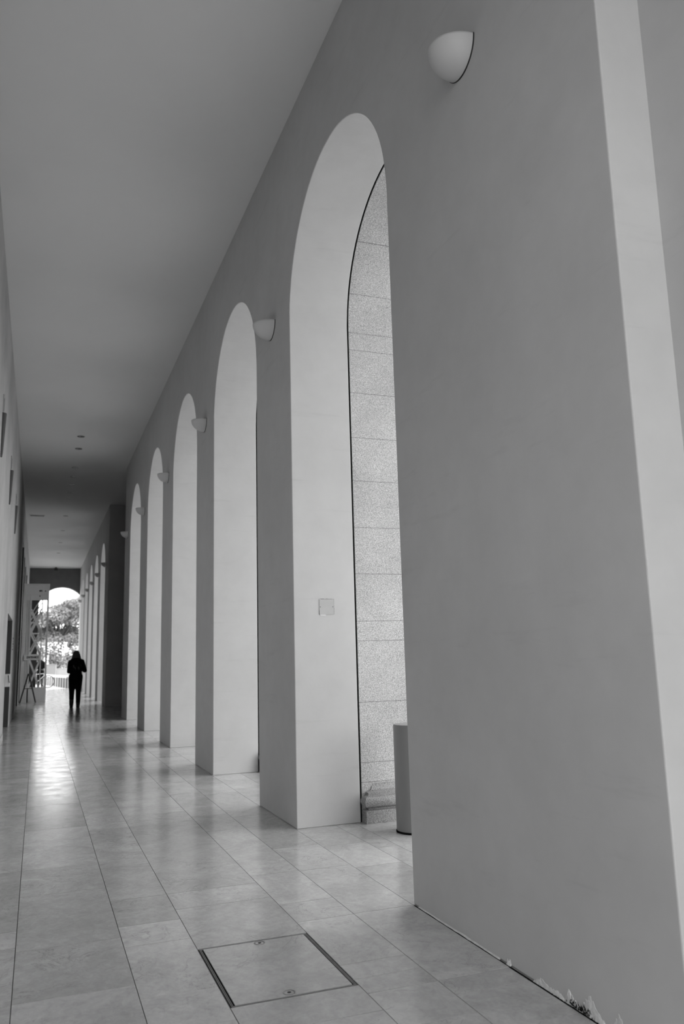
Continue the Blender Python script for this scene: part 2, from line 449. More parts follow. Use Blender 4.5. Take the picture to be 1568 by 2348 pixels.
# peeled plaster along the foot of the nearest pier: thin raised crusts of bare filler
def crust(y0, y1, h, seed, name='trim_6'):
    r = random.Random(seed); bm = NB(); n = 26
    top = []; bot = []; tb = []; bb = []
    for i in range(n+1):
        t = i/n; y = y0 + (y1-y0)*t
        z = max(0.004, h*(math.sin(PI*t)**0.6)*(0.7 + 0.5*r.random()) * (0.75 + 0.25*math.sin(t*9+seed)))
        th = 0.0025 + 0.002*r.random()
        top.append(bm.verts.new((W-th*.3, y, z))); bot.append(bm.verts.new((W-th*1.6, y, 0.0005)))
        tb.append(bm.verts.new((W+0.001, y, z+0.001))); bb.append(bm.verts.new((W+0.001, y, 0.0005)))
    for i in range(n):
        bm.faces.new((bot[i], bot[i+1], top[i+1], top[i])); bm.faces.new((top[i], top[i+1], tb[i+1], tb[i]))
    o = struct(name, bm, M['patch'], smooth=True)
    return o
for k, a in enumerate([(3.165, 3.20, 0.030), (2.80, 3.00, 0.030), (2.70, 2.80, 0.050), (2.56, 2.715, 0.066), (2.44, 2.54, 0.062), (3.25, 4.05, 0.008)]):
    crust(a[0], a[1], a[2], k, 'trim_%d' % (6+k))
# crumbled dark hollow behind the crusts
bm = NB()
for i in range(70):
    y = 2.615 + 0.17*(0.5*R.random() + 0.5*R.random()); z = 0.001 + 0.022*R.random()**2; hgt = 0.003 + 0.012*R.random(); wd = 0.001 + 0.0022*R.random()
    x = W - 0.0065 - 0.001*R.random(); sl = R.uniform(-.006, .006)
    vs = [bm.verts.new(p) for p in ((x, y-wd, z), (x, y+wd, z), (x, y+sl, z+hgt), (x+0.004, y, z+0.001))]
    for q in ((0,1,2),(0,1,3),(1,2,3),(0,2,3)): bm.faces.new([vs[k] for k in q])
struct('trim_12', bm, M['gap'])
bm = NB(); box(bm, 1.8885, 1.9028, 2.50, 3.00, -0.02, -0.0035); box(bm, 1.8905, 1.9028, 3.00, 4.10, -0.02, -0.0035)
struct('trim_13', bm, M['gap'])

# ------------------------------------------------------------------ wall sconces: quarter-round opal bowls on a slim back plate
def sconce_mesh():
    r, h, dp, t = 0.14, 0.14, 0.165, 0.006
    bm = NB(); nu, nv = 20, 36
    def P_(i, j, s=1.0):
        u = PI/2*i/nu; a = PI*j/nv
        return (-(dp*s)*math.sin(a)*math.cos(u), -(r*s)*math.cos(a)*math.cos(u), -(h*s)*math.sin(u))
    for s in (1.0, 0.955):
        g = [[bm.verts.new(P_(i, j, s)) for j in range(nv+1)] for i in range(nu+1)]
        for i in range(nu):
            for j in range(nv): bm.faces.new((g[i][j], g[i][j+1], g[i+1][j+1], g[i+1][j]))
        if s == 1.0: outer = g
        else:
            for j in range(nv): bm.faces.new((outer[0][j], outer[0][j+1], g[0][j+1], g[0][j]))
    clean(bm, 1e-5); return bm
def make_sconce():
    e = thing('wall_sconce', '', 'wall light')
    obj('bowl', sconce_mesh(), M['opal'], e, smooth='all')
    bm = NB(); n = 30; pts = [(-0.143*math.cos(PI*k/n), -0.143*math.sin(PI*k/n)) for k in range(n+1)]
    a = [bm.verts.new((0.0, p, q)) for p, q in pts]; b = [bm.verts.new((0.006, p, q)) for p, q in pts]
    bm.faces.new(a); bm.faces.new(b)
    for i in range(n+1): bm.faces.new((a[i], a[(i+1) % (n+1)], b[(i+1) % (n+1)], b[i]))
    obj('back_plate', bm, M['black'], e)
    bm = NB(); box(bm, -0.05, 0.0, -0.02, 0.02, -0.05, -0.02); obj('lamp_holder', bm, M['steel'], e)
    return e
def dup(root, loc, rz=0.0, label=None, group=None, scale=None):
    r = root.copy(); COL.objects.link(r); r.location = loc; r.rotation_euler = (0, 0, rz)
    if label: r['label'] = label
    if group: r['group'] = group
    for ch in root.children:
        c = ch.copy(); COL.objects.link(c); c.parent = r
        for g in ch.children:
            d = g.copy(); COL.objects.link(d); d.parent = c
    return r
s0 = make_sconce()
sl = [(3.15, 'largest opal bowl sconce, high on the broad nearest pier at top right'),
      (6.745, 'opal bowl sconce on the pier between the first and second arches'),
      (9.93, 'opal bowl sconce on the pier between the second and third arches'),
      (13.10, 'opal bowl sconce on the pier between the third and fourth arches'),
      (16.28, 'opal bowl sconce on the pier between the fourth and fifth arches'),
      (19.46, 'opal bowl sconce at the end of the near arcade, beside the dark recessed face'),
      (25.82, 'opal bowl sconce on the first pier past the dark recess, nearest of the far ones'),
      (29.00, 'second small opal sconce past the dark recess'),
      (32.18, 'third small opal sconce past the dark recess'),
      (35.36, 'fourth small opal sconce past the dark recess'),
      (38.54, 'fifth small opal sconce past the dark recess, beside the end opening'),
      (41.72, 'farthest tiny opal sconce, on the last pier before the end wall')]
for i, (y, lb) in enumerate(sl):
    o = s0 if i == 0 else dup(s0, (0, 0, 0))
    o.location = (W-0.006, y, 4.31); o['label'] = lb; o['group'] = 'bowl sconces along the arcade wall'

# left wall: slim tapering dark uplights
def make_uplight():
    e = thing('wall_uplight', '', 'wall light')
    bm = NB(); lathe(bm, [(0.022, -0.56), (0.032, -0.50), (0.060, -0.03), (0.062, 0.0), (0.050, 0.0), (0.048, -0.02)], 16, (0, 0, 0))
    for v in bm.verts: v.co.x *= 0.75
    obj('tapered_body', bm, M['darkpanel'], e, smooth=True)
    bm = NB(); box(bm, -0.02, 0.010, -0.05, 0.05, 0.0, 0.24); obj('lamp_head', bm, M['leftwall'], e)
    bm = NB(); box(bm, 0.010, 0.013, -0.012, 0.012, 0.03, 0.20); obj('slot', bm, M['black'], e)
    return e
u0 = make_uplight()
for i, (y, lb) in enumerate([(10.95, 'dark tapering uplight on the left wall at the photo edge, nearest one'), (14.20, 'middle dark tapering uplight on the left wall'), (17.40, 'farthest dark tapering uplight, above the left doorway')]):
    o = u0 if i == 0 else dup(u0, (0, 0, 0))
    o.location = (L+0.004, y-0.38, 4.40); o['label'] = lb; o['group'] = 'tapering uplights on the left wall'
# box by the left doorway, wall plaques
e = thing('wall_box', 'small pale box fixed to the left wall beside the dark doorway', 'box', (L, 15.62, 0))
bm = NB(); box(bm, 0.0, 0.085, -0.06, 0.06, 0.90, 1.12); o = obj('housing', bm, M['white'], e); bevel(o, 0.006)
bm = NB(); beam(bm, (0.055, -0.062, 1.10), (0.078, -0.062, 0.97), 0.012, 0.008); obj('slot', bm, M['black'], e)
for y, z, n, lb in ((19.0, 1.72, 5, 'narrow plaque on the left wall just past the doorway'), (24.4, 1.85, 9, 'long upright plaque on the left wall before the lattice portal')):
    e = thing('wall_plaque', lb, 'plaque', (L, y, z))
    bm = NB(); box(bm, 0, 0.012, -0.12, 0.12, -0.03*n, 0.03*n); obj('backing', bm, M['leftwall'], e)
    for k in range(n):
        bm = NB(); zz = -0.03*n + 0.03 + 0.06*k; lathe(bm, [(0.0, 0.0), (0.013, 0.002), (0.015, 0.012), (0, 0.012)], 10, (0, 0, 0))
        for v in bm.verts: v.co = Vector((0.012 + v.co.z, v.co.y + (0.04 if k % 2 else -0.03), v.co.x + zz))
        obj('raised_stud', bm, M['steel'] if k % 2 else M['black'], e)

# ------------------------------------------------------------------ blank cover plate on the first reveal
e = thing('cover_plate', 'square blank cover plate on the pale side of the first pier', 'wall plate', (2.181, Y0+O, 1.688))
bm = NB(); box(bm, -0.062, 0.062, -0.004, 0.0, -0.062, 0.062); o = obj('plate', bm, M['plate'], e)
for sx in (-1, 1):
    bm = NB(); lathe(bm, [(0.0, 0.0015), (0.003, 0.001), (0.0035, 0)], 12, (0, 0, 0))
    for v in bm.verts: v.co = Vector((sx*0.054 + v.co.x, -0.004 - v.co.z, v.co.y))
    obj('screw', bm, M['black'], e)
r = random.Random(5)
def ragged(a, b, w0, w1):
    bm = NB()
    n = 18; pv = None
    a, b = Vector(a), Vector(b)
    for i in range(n+1):
        t = i/n; p = a.lerp(b, t); w = w0 + (w1-w0)*r.random()
        q = [bm.verts.new((p.x, -0.0045, p.z)), bm.verts.new((p.x + (w if abs(a.x-b.x) < .01 else 0)*(1 if a.x > 0 else -1), -0.001, p.z + (w if abs(a.z-b.z) < .01 else 0)*(1 if a.z > 0 else -1)))]
        if pv: bm.faces.new((pv[0], q[0], q[1], pv[1]))
        pv = q
    obj('cracked_edge', bm, M['hoarding'], e)
ragged((-0.052, 0, 0.062), (0.062, 0, 0.062), 0.001, 0.005); ragged((0.062, 0, 0.062), (0.062, 0, -0.062), 0.002, 0.004)
ragged((-0.062, 0, -0.03), (-0.062, 0, -0.062), 0.001, 0.004)
bm = NB(); box(bm, -0.056, -0.008, -0.003, 0.0, -0.070, -0.063); obj('filler_bead', bm, M['coping'], e)

# ------------------------------------------------------------------ bollard outside the first arch
e = thing('bollard', 'thick grey metal bollard standing just outside the first arch', 'bollard', (2.69, 5.70, 0))
bm = NB(); lathe(bm, [(0.152, 0.012), (0.153, 0.765), (0.149, 0.772), (0.0, 0.774)], 64); obj('post', bm, M['bollard'], e, smooth=True)
bm = NB(); lathe(bm, [(0.156, 0.0), (0.156, 0.010), (0.152, 0.014)], 64); obj('foot_seal', bm, M['gap'], e, smooth=True)

# ------------------------------------------------------------------ ceiling fittings
def make_downlight():
    e = thing('downlight', '', 'ceiling light')
    bm = NB(); lathe(bm, [(0.080, 0.0), (0.079, -0.003), (0.072, -0.003), (0.070, 0.0)], 32); obj('trim_ring', bm, M['hoarding'], e, smooth=True)
    bm = NB(); lathe(bm, [(0.0, -0.0025), (0.072, -0.0025)], 32); obj('reflector', bm, M['black'], e)
    bm = NB(); lathe(bm, [(0.0, -0.004), (0.014, -0.004), (0.018, -0.002)], 16, (-0.02, 0, 0)); obj('lamp', bm, M['plate'], e)
    return e
d0 = make_downlight()
ordn = ['nearest', 'second', 'third', 'fourth', 'fifth', 'sixth', 'seventh', 'eighth', 'ninth', 'tenth', 'farthest and faintest']
for i, y in enumerate([17.34, 18.40, 20.28, 21.33, 22.35, 23.40, 24.38, 27.33, 30.48, 33.62, 36.94]):
    o = d0 if i == 0 else dup(d0, (0, 0, 0))
    o.location = (0.686, y, CEIL); o['label'] = '%s of the small dark downlights in line along the ceiling' % ordn[i]; o['group'] = 'downlights in a row along the ceiling'
    if i == 4: pass
e = thing('ceiling_vent', 'slatted rectangular air grille in the ceiling left of the downlights', 'vent', (-0.18, 27.42, CEIL))
bm = NB()
box(bm, -0.24, 0.24, -0.14, -0.11, -0.015, 0); box(bm, -0.24, 0.24, 0.11, 0.14, -0.015, 0); box(bm, -0.24, -0.21, -0.11, 0.11, -0.015, 0); box(bm, 0.21, 0.24, -0.11, 0.11, -0.015, 0)
obj('frame', bm, M['white'], e)
bm = NB(); box(bm, -0.21, 0.21, -0.11, 0.11, -0.003, 0); obj('backing', bm, M['black'], e)
for k in range(11):
    bm = NB(); x = -0.19 + 0.038*k; beam(bm, (x, -0.11, -0.008), (x, 0.11, -0.008), 0.014, 0.004, (0, 0, 1)); obj('slat', bm, M['hoarding'], e)
e = thing('security_camera', 'black camera housing hung from the ceiling before the end wall', 'camera', (0.70, 42.6, CEIL))
bm = NB(); box(bm, -0.03, 0.03, -0.03, 0.03, -0.06, 0); obj('mount', bm, M['black'], e)
bm = NB(); box(bm, -0.09, 0.09, -0.13, 0.10, -0.17, -0.05); o = obj('housing', bm, M['black'], e); bevel(o, 0.015)
bm = NB(); lathe(bm, [(0.0, 0.0), (0.035, 0.0), (0.038, -0.02)], 16)
for v in bm.verts: v.co = Vector((v.co.x, -0.135 - v.co.z*0.5, -0.11 + v.co.y))
obj('lens', bm, M['glass'], e)

# ------------------------------------------------------------------ lattice portal with ENTRANCE board
e = thing('lattice_portal', 'tall pale lattice portal with an ENTRANCE board against the left wall', 'portal', (0, 29.5, 0))
GX0, GX1, GH = -0.44, 0.30, 3.94
def part(name, f, m='gatewhite', par=None):
    bm = NB(); f(bm); o = obj(name, bm, M[m], par or e); bevel(o, 0.004); return o
def post(x0, x1, y0, y1, z0=0.0, z1=GH): return part('post', lambda bm: box(bm, x0, x1, y0, y1, z0, z1))
post(GX0-0.07, GX0, 0, 0.07); post(GX1-0.055, GX1, 0, 0.10)
post(GX0-0.07, GX0, 1.1, 1.17); post(GX1-0.055, GX1, 1.1, 1.17)
post(-0.305, -0.255, 0.0, 0.06, 0.0, 3.55)
post(0.075, 0.110, 0.0, 0.05, 0.55, 3.90)
part('header_panel', lambda bm: box(bm, GX0, GX1-0.055, 0.01, 0.05, 3.42, GH))
part('header_moulding', lambda bm: box(bm, GX0, GX1-0.055, -0.01, 0.01, 3.60, 3.64))
part('roof_board', lambda bm: box(bm, GX0-0.08, GX1+0.01, -0.02, 1.19, GH, GH+0.04))
part('base_panel', lambda bm: box(bm, GX0, GX1-0.055, 0.0, 0.06, 0.0, 0.48))
part('base_rail', lambda bm: box(bm, GX0, GX1-0.055, -0.015, 0.0, 0.44, 0.50))
part('side_panel', lambda bm: box(bm, GX1-0.045, GX1-0.015, 0.07, 1.1, 0.0, 0.48))
part('back_panel', lambda bm: box(bm, GX0, -0.03, 1.11, 1.15, 0.0, GH), 'darkpanel')
part('side_backing', lambda bm: box(bm, GX0, -0.305, 0.035, 0.045, 0.48, 3.42), 'darkpanel')
for x in (GX0+0.002, GX0+0.048, GX0+0.094): part('side_batten', lambda bm: box(bm, x, x+0.036, 0.010, 0.034, 0.48, 3.42))
zs = [0.50, 1.38, 1.62, 2.35, 2.42, 3.10]
def lattice(bm, x0, x1, z0, z1, y, w=0.06):
    beam(bm, (x0, y, z0), (x1, y, z1), w, 0.02); beam(bm, (x0, y+0.022, z1), (x1, y+0.022, z0), w, 0.02)
for z0, z1 in ((0.50, 1.40), (1.58, 2.30), (2.30, 3.02)):
    part('cross_brace', lambda bm: lattice(bm, -0.255, 0.075, z0, z1, 0.03))
for z0, z1 in ((1.75, 2.45), (2.45, 3.15)):
    part('rear_brace', lambda bm: lattice(bm, -0.255, 0.075, z0, z1, 0.6, 0.03))
part('diagonal_bar', lambda bm: beam(bm, (-0.26, 0.06, 2.95), (0.06, 0.06, 3.50), 0.03, 0.02))
part('diagonal_bar', lambda bm: beam(bm, (-0.26, 0.09, 2.75), (0.07, 0.09, 3.32), 0.03, 0.02))
part('diagonal_bar', lambda bm: beam(bm, (-0.26, 0.06, 2.58), (0.07, 0.06, 3.15), 0.022, 0.02))
for z in (2.28, 2.66, 1.55): part('cross_rail', lambda bm: box(bm, -0.255, 0.0, 0.58, 0.62, z, z+0.05))
board = part('sign_board', lambda bm: box(bm, GX0+0.01, 0.10, -0.03, -0.005, 1.40, 1.575))
for (px, pz, s) in ((0.0, 3.74, 0.03), (0.03, 3.745, 0.022), (0.055, 3.74, 0.022), (0.175, 3.735, 0.022), (0.0, 3.56, 0.022)):
    bm = NB(); lathe(bm, [(0, 0.012), (s*.7, 0.010), (s, 0)], 14)
    for v in bm.verts: v.co = Vector((px + v.co.x, -0.012 - v.co.z if pz < 3.65 else 0.01 - v.co.z, pz + v.co.y))
    obj('dark_stud', bm, M['black'], e)
# ENTRANCE lettering as solid strokes
def stroke_text(word, x0, z0, h, w, gap, th):
    F = {'E': [((0,0),(0,1)), ((0,0),(1,0)), ((0,.5),(.8,.5)), ((0,1),(1,1))], 'N': [((0,0),(0,1)), ((0,1),(1,0)), ((1,0),(1,1))],
         'T': [((0,1),(1,1)), ((.5,0),(.5,1))], 'R': [((0,0),(0,1)), ((0,1),(.9,1)), ((.9,1),(.9,.5)), ((.9,.5),(0,.5)), ((.4,.5),(1,0))],
         'A': [((0,0),(.5,1)), ((.5,1),(1,0)), ((.2,.35),(.8,.35))], 'C': [((1,1),(0,1)), ((0,1),(0,0)), ((0,0),(1,0))]}
    bm = NB()
    for k, ch in enumerate(word):
        ox = x0 + k*(w+gap)
        for (a, b), (c, d) in F[ch]:
            beam(bm, (ox+a*w, -0.032, z0+b*h), (ox+c*w, -0.032, z0+d*h), th, 0.004)
    return bm
obj('lettering', stroke_text('ENTRANCE', -0.335, 1.462, 0.062, 0.033, 0.0150, 0.016), M['black'], board)

# ------------------------------------------------------------------ easel in front of it
e = thing('easel', 'bare black A-frame easel standing by the lattice portal', 'easel', (-0.25, 29.0, 0))
def leg(a, b):
    bm = NB(); tube(bm, [a, b], 0.022, 8); obj('leg', bm, M['black'], e)
leg((-0.245, 0.0, 0.012), (-0.012, 0.02, 0.95)); leg((0.245, 0.0, 0.012), (0.012, 0.02, 0.95)); leg((0.235, 0.40, 0.012), (0.012, 0.05, 0.93))
bm = NB(); box(bm, -0.13, 0.13, -0.012, 0.012, 0.465, 0.490); obj('crossbar', bm, M['black'], e)
bm = NB(); box(bm, -0.025, 0.025, 0.0, 0.05, 0.925, 0.955); obj('hinge', bm, M['black'], e)

# ------------------------------------------------------------------ figures
def blob(bm, a, b, ra, rb, sq=1.0, n=14):
    """tapered capsule between a and b; sq flattens it front to back"""
    a, b = Vector(a), Vector(b); d = b - a; Ln = d.length; d = d.normalized() if Ln > 1e-6 else Vector((0,0,1))
    ref = Vector((0,1,0)) if abs(d.y) < 0.85 else Vector((1,0,0))
    s = (ref - d*ref.dot(d)).normalized(); u = d.cross(s)
    prof = [(-ra*math.cos(t), ra*math.sin(t)) for t in [PI/2*i/5 for i in range(6)]]
    prof += [(Ln + rb*math.sin(t), rb*math.cos(t)) for t in [PI/2*i/5 for i in range(6)]]
    rings = [[bm.verts.new(a + d*h + (u*math.cos(2*PI*k/n) + s*sq*math.sin(2*PI*k/n))*max(r, 1e-4)) for k in range(n)] for h, r in prof]
    for p, q in zip(rings, rings[1:]):
        for k in range(n): bm.faces.new((p[k], p[(k+1) % n], q[(k+1) % n], q[k]))
    bm.faces.new(rings[0]); bm.faces.new(rings[-1])
def remesh(o, vox, it=6):
    m = o.modifiers.new('remesh', 'REMESH'); m.mode = 'VOXEL'; m.voxel_size = vox; m.use_smooth_shade = True
    s = o.modifiers.new('smooth', 'SMOOTH'); s.iterations = it; s.factor = 0.5
def hand(bm, wrist, fwd, side, up):
    """palm, four bent fingers of unequal length and a thumb from the palm's side"""
    w, f, s, u = Vector(wrist), Vector(fwd).normalized(), Vector(side).normalized(), Vector(up).normalized()
    for k in (-1, 0, 1): blob(bm, w + s*0.020*k, w + f*0.085 + s*0.024*k, 0.016, 0.014)
    for k, ln in zip((-1.5, -0.5, 0.5, 1.5), (0.070, 0.080, 0.074, 0.058)):
        p0 = w + f*0.085 + s*0.019*k; p1 = p0 + (f*0.85 - u*0.5)*ln*0.45; p2 = p1 + (f*0.4 - u*0.9)*ln*0.35; p3 = p2 + (-f*0.1 - u)*ln*0.25
        blob(bm, p0, p1, 0.0095, 0.009); blob(bm, p1, p2, 0.009, 0.0082); blob(bm, p2, p3, 0.0082, 0.0075)
    t0 = w + f*0.022 + s*0.030; t1 = t0 + (f*0.6 + s*0.7)*0.038 - u*0.006; t2 = t1 + (f*0.9 - s*0.1 - u*0.4)*0.030
    blob(bm, t0, t1, 0.012, 0.0105); blob(bm, t1, t2, 0.0105, 0.009)

def body_mesh(J):
    bm = NB()
    blob(bm, J['head'] + Vector((0, 0.0, 0.02)), J['head'] + Vector((0, 0.012, -0.045)), 0.078, 0.060)   # skull and jaw
    blob(bm, J['head'] + Vector((0, -0.03, 0.025)), J['head'] + Vector((0, -0.025, 0.02)), 0.068, 0.06)
    h = J['head']; F = J['face']
    blob(bm, h + F*0.075 + Vector((0,0,0.005)), h + F*0.100 + Vector((0,0,-0.025)), 0.009, 0.013)           # nose
    blob(bm, h + F*0.068 + Vector((-0.018,0,-0.055)), h + F*0.068 + Vector((0.018,0,-0.055)), 0.010, 0.010)  # mouth
    for sx in (-1, 1):
        blob(bm, h + Vector((sx*0.078, 0, 0.005)), h + Vector((sx*0.082, -0.006, -0.025)), 0.013, 0.009)   # ears
        blob(bm, h + F*0.066 + Vector((sx*0.030, 0, 0.012)), h + F*0.068 + Vector((sx*0.030, 0, 0.012)), 0.013, 0.013)  # eyes
    blob(bm, J['head'] + Vector((0, 0, -0.06)), J['neck'], 0.048, 0.055)
    blob(bm, J['shl'], J['shr'], 0.062, 0.062)
    blob(bm, J['neck'] - Vector((0, 0, 0.05)), J['waist'], 0.125, 0.115, 0.75); blob(bm, J['waist'], J['pel'], 0.120, 0.150, 0.8)
    blob(bm, J['hipl'], J['hipr'], 0.105, 0.105, 0.95)
    for s in 'lr':
        blob(bm, J['sh'+s], J['el'+s], 0.050, 0.040); blob(bm, J['el'+s], J['wr'+s], 0.040, 0.027)
        blob(bm, J['hip'+s], J['kn'+s], 0.086, 0.056); blob(bm, J['kn'+s], J['an'+s], 0.056, 0.036)
        blob(bm, J['an'+s] + Vector((0, -0.02*J['face'].y, -0.045)), J['an'+s] + J['face']*0.15 + Vector((0, 0, -0.055)), 0.034, 0.026)
        hand(bm, J['wr'+s], *J['hand'+s])
    return bm
def V3(*a): return Vector(a)

def person(name, label, loc, J, hair_len, vox=0.009):
    e = thing(name, label, 'person', loc)
    o = obj('body', body_mesh(J), M['skin'], e); remesh(o, vox, 4)
    h = J['head']; F = J['face']
    # hair: rounded cap falling in long locks over the back
    bm = NB()
    blob(bm, h + V3(0, 0, 0.030) - F*0.012, h + V3(0, 0, -0.02) - F*0.030, 0.092, 0.088)
    r = random.Random(3)
    if hair_len:
        for k in range(26):
            a = -1.15 + 2.3*k/25; top = h + V3(math.sin(a)*0.080, 0, 0.015) - F*(0.055*math.cos(a) + 0.005)
            mid = h + V3(math.sin(a)*0.128, 0, -0.13) - F*(0.085*math.cos(a) + 0.01)
            ln = hair_len*(0.86 + 0.25*r.random()) * (0.82 + 0.18*math.cos(a))
            end = h + V3(math.sin(a)*0.140 + r.uniform(-.012, .012), 0, -ln) - F*(0.095*math.cos(a) + 0.03 + r.uniform(0, .015))
            blob(bm, top, mid, 0.028, 0.025, n=8); blob(bm, mid, end, 0.025, 0.010, n=8)
    o = obj('hair', bm, M['hair'], e); remesh(o, vox*0.85, 1)
    # jacket
    bm = NB()
    blob(bm, J['shl'] + V3(0.02, 0, -0.015), J['shr'] + V3(-0.02, 0, -0.015), 0.078, 0.078)
    blob(bm, J['neck'] - V3(0, 0, 0.06), J['waist'], 0.165, 0.165, 0.78)
    blob(bm, J['neck'] - V3(0, 0, 0.02), J['neck'] - V3(0, 0, 0.07), 0.075, 0.10)
    blob(bm, J['waist'], J['pel'] + V3(0, 0, -0.02), 0.165, 0.175, 0.85)
    blob(bm, J['hipl'] + V3(0.0, 0, 0.0), J['hipr'] + V3(0.0, 0, 0.0), 0.115, 0.115, 1.0)
    for k in range(10):
        a = 2*PI*k/10; c = J['pel'] + V3(math.cos(a)*0.140, math.sin(a)*0.10, 0)
        blob(bm, c, c + V3(0.0, 0, -0.095 - 0.02*r.random()), 0.042, 0.030, n=8)
    for s in 'lr':
        d = (J['wr'+s] - J['el'+s]).normalized()
        blob(bm, J['sh'+s], J['el'+s], 0.072, 0.060); blob(bm, J['el'+s], J['wr'+s] - d*0.015, 0.060, 0.042)
    o = obj('jacket', bm, M['cloth'], e); remesh(o, vox, 3)
    # trousers
    bm = NB(); blob(bm, J['hipl'] + V3(0, 0, .04), J['hipr'] + V3(0, 0, .04), 0.115, 0.115)
    for s in 'lr':
        blob(bm, J['hip'+s], J['kn'+s], 0.115, 0.080); blob(bm, J['kn'+s], J['an'+s] + V3(0, 0, 0.05), 0.078, 0.060)
    o = obj('trousers', bm, M['cloth2'], e); remesh(o, vox, 3)
    for s in 'lr':
        bm = NB(); a = J['an'+s]
        blob(bm, a + V3(0, 0, 0.10), a + V3(0, 0, -0.03), 0.066, 0.056)
        blob(bm, a + V3(0, 0, -0.045) - F*0.025, a + F*0.15 + V3(0, 0, -0.055), 0.050, 0.040)
        box(bm, a.x-0.044, a.x+0.044, min(a.y - F.y*0.06, a.y + F.y*0.18), max(a.y - F.y*0.06, a.y + F.y*0.18), a.z-0.092, a.z-0.07)
        o = obj('boot', bm, M['boot'], e); remesh(o, vox*0.8, 2)
    return e
Fw = V3(0, 1, 0)
J = dict(face=Fw, head=V3(0.000, 0.015, 1.515), neck=V3(0, 0.0, 1.375), shl=V3(-0.160, 0.0, 1.290), shr=V3(0.165, 0.0, 1.305), waist=V3(0, 0, 1.04), pel=V3(0.0, -0.01, 0.86),
         hipl=V3(-0.085, 0, 0.84), hipr=V3(0.085, 0, 0.84), ell=V3(-0.190, 0.02, 1.030), elr=V3(0.250, 0.0, 1.045), wrl=V3(-0.09, 0.22, 1.10), wrr=V3(0.10, 0.22, 1.12),
         knl=V3(-0.095, 0.05, 0.47), knr=V3(0.085, 0.0, 0.48), anl=V3(-0.098, -0.02, 0.092), anr=V3(0.090, 0.10, 0.092),
         handl=((0.55, 0.75, 0.25), (0, 0.3, -1), (-0.5, 0.5, 0)), handr=((-0.55, 0.75, 0.25), (0, 0.3, -1), (0.5, 0.5, 0)))
person('walking_person', 'person with long hair in black jacket, trousers and boots walking away down the corridor', (1.062, 25.07, 0), J, 0.40)

J2 = dict(J); J2.update(face=V3(0, -1, 0), elr=V3(0.225, -0.05, 1.06), wrr=V3(0.235, -0.24, 1.02), ell=V3(-0.20, 0.0, 1.05), wrl=V3(-0.19, -0.20, 0.98), head=V3(0, -0.015, 1.515),
          knl=V3(-0.09, -0.02, 0.47), knr=V3(0.09, -0.03, 0.47), anl=V3(-0.10, 0.0, 0.092), anr=V3(0.10, 0.02, 0.092),
          handl=((0.1, -1, -0.1), (1, 0, 0), (0, 0, 1)), handr=((-0.1, -1, -0.1), (-1, 0, 0), (0, 0, 1)))
PL = -0.02
person('standing_person', 'person in black standing with the bicycle, seen through the lattice portal', (0.17, 46.6, PL), J2, 0.0, 0.012)

# ------------------------------------------------------------------ bicycle outside the end opening
e = thing('bicycle', 'pale bicycle outside, its front wheel showing right of the lattice portal', 'bicycle', (0.16, 46.05, PL), 0)
def ring(bm, c, r, t, n=40, m=8):
    rg = []
    for k in range(n):
        a = 2*PI*k/n; rg.append([bm.verts.new((c[0] + (r + t*math.cos(2*PI*j/m))*math.cos(a), c[1] + t*math.sin(2*PI*j/m), c[2] + (r + t*math.cos(2*PI*j/m))*math.sin(a))) for j in range(m)])
    for k in range(n):
        for j in range(m): bm.faces.new((rg[k][j], rg[(k+1) % n][j], rg[(k+1) % n][(j+1) % m], rg[k][(j+1) % m]))
for wx in (-0.62, 0.40):
    bm = NB(); ring(bm, (wx, 0, 0.335), 0.315, 0.018); wh = obj('wheel', bm, M['rubber'], e, smooth='all')
    bm = NB(); ring(bm, (wx, 0, 0.335), 0.292, 0.008)
    for k in range(16):
        a = 2*PI*k/16; tube(bm, [(wx + 0.02*math.cos(a), 0, 0.335 + 0.02*math.sin(a)), (wx + 0.292*math.cos(a), 0, 0.335 + 0.292*math.sin(a))], 0.0018, 4, False)
    obj('rim_and_spokes', bm, M['steel'], wh)
    bm = NB(); n = 14
    for i in range(n):
        a0, a1 = math.radians(35 + 115*i/n), math.radians(35 + 115*(i+1)/n)
        q = [(wx + 0.352*math.cos(a), yy, 0.335 + 0.352*math.sin(a)) for a, yy in ((a0, -.025), (a1, -.025), (a1, .025), (a0, .025))]
        p2 = [(x_*1.0 + (x_-wx)*0.012, y_, z_ + (z_-0.335)*0.012) for x_, y_, z_ in q]
        va = [bm.verts.new(p) for p in q]; vb = [bm.verts.new(p) for p in p2]
        bm.faces.new(va); bm.faces.new(vb)
        for k in range(4): bm.faces.new((va[k], va[(k+1) % 4], vb[(k+1) % 4], vb[k]))
    obj('mudguard', bm, M['coping'], e)
bm = NB()
for a, b in (((-0.62, 0, .335), (-0.20, 0, .28)), ((-0.62, 0, .335), (-0.28, 0, .72)), ((-0.20, 0, .28), (-0.30, 0, .80)), ((-0.28, 0, .72), (0.22, 0, .76)), ((-0.20, 0, .28), (0.24, 0, .68))): tube(bm, [a, b], 0.016, 8)
tube(bm, [(0.40, 0, .335), (0.25, 0, .68), (0.20, 0, .88)], 0.014, 8)
obj('frame', bm, M['bike'], e, smooth=True)
bm = NB(); tube(bm, [(0.12, -0.27, 0.96), (0.20, -0.18, 0.93), (0.20, 0, 0.89), (0.20, 0.18, 0.93), (0.12, 0.27, 0.96)], 0.012, 8); hb = obj('handlebar', bm, M['steel'], e, smooth=True)
for s in (-1, 1):
    bm = NB(); tube(bm, [(0.16, s*0.225, 0.945), (0.07, s*0.30, 0.965)], 0.020, 8); obj('grip', bm, M['black'], hb)
bm = NB(); blob(bm, (-0.42, 0, 0.835), (-0.20, 0, 0.83), 0.065, 0.025, 1.0); obj('saddle', bm, M['black'], e, smooth='all')
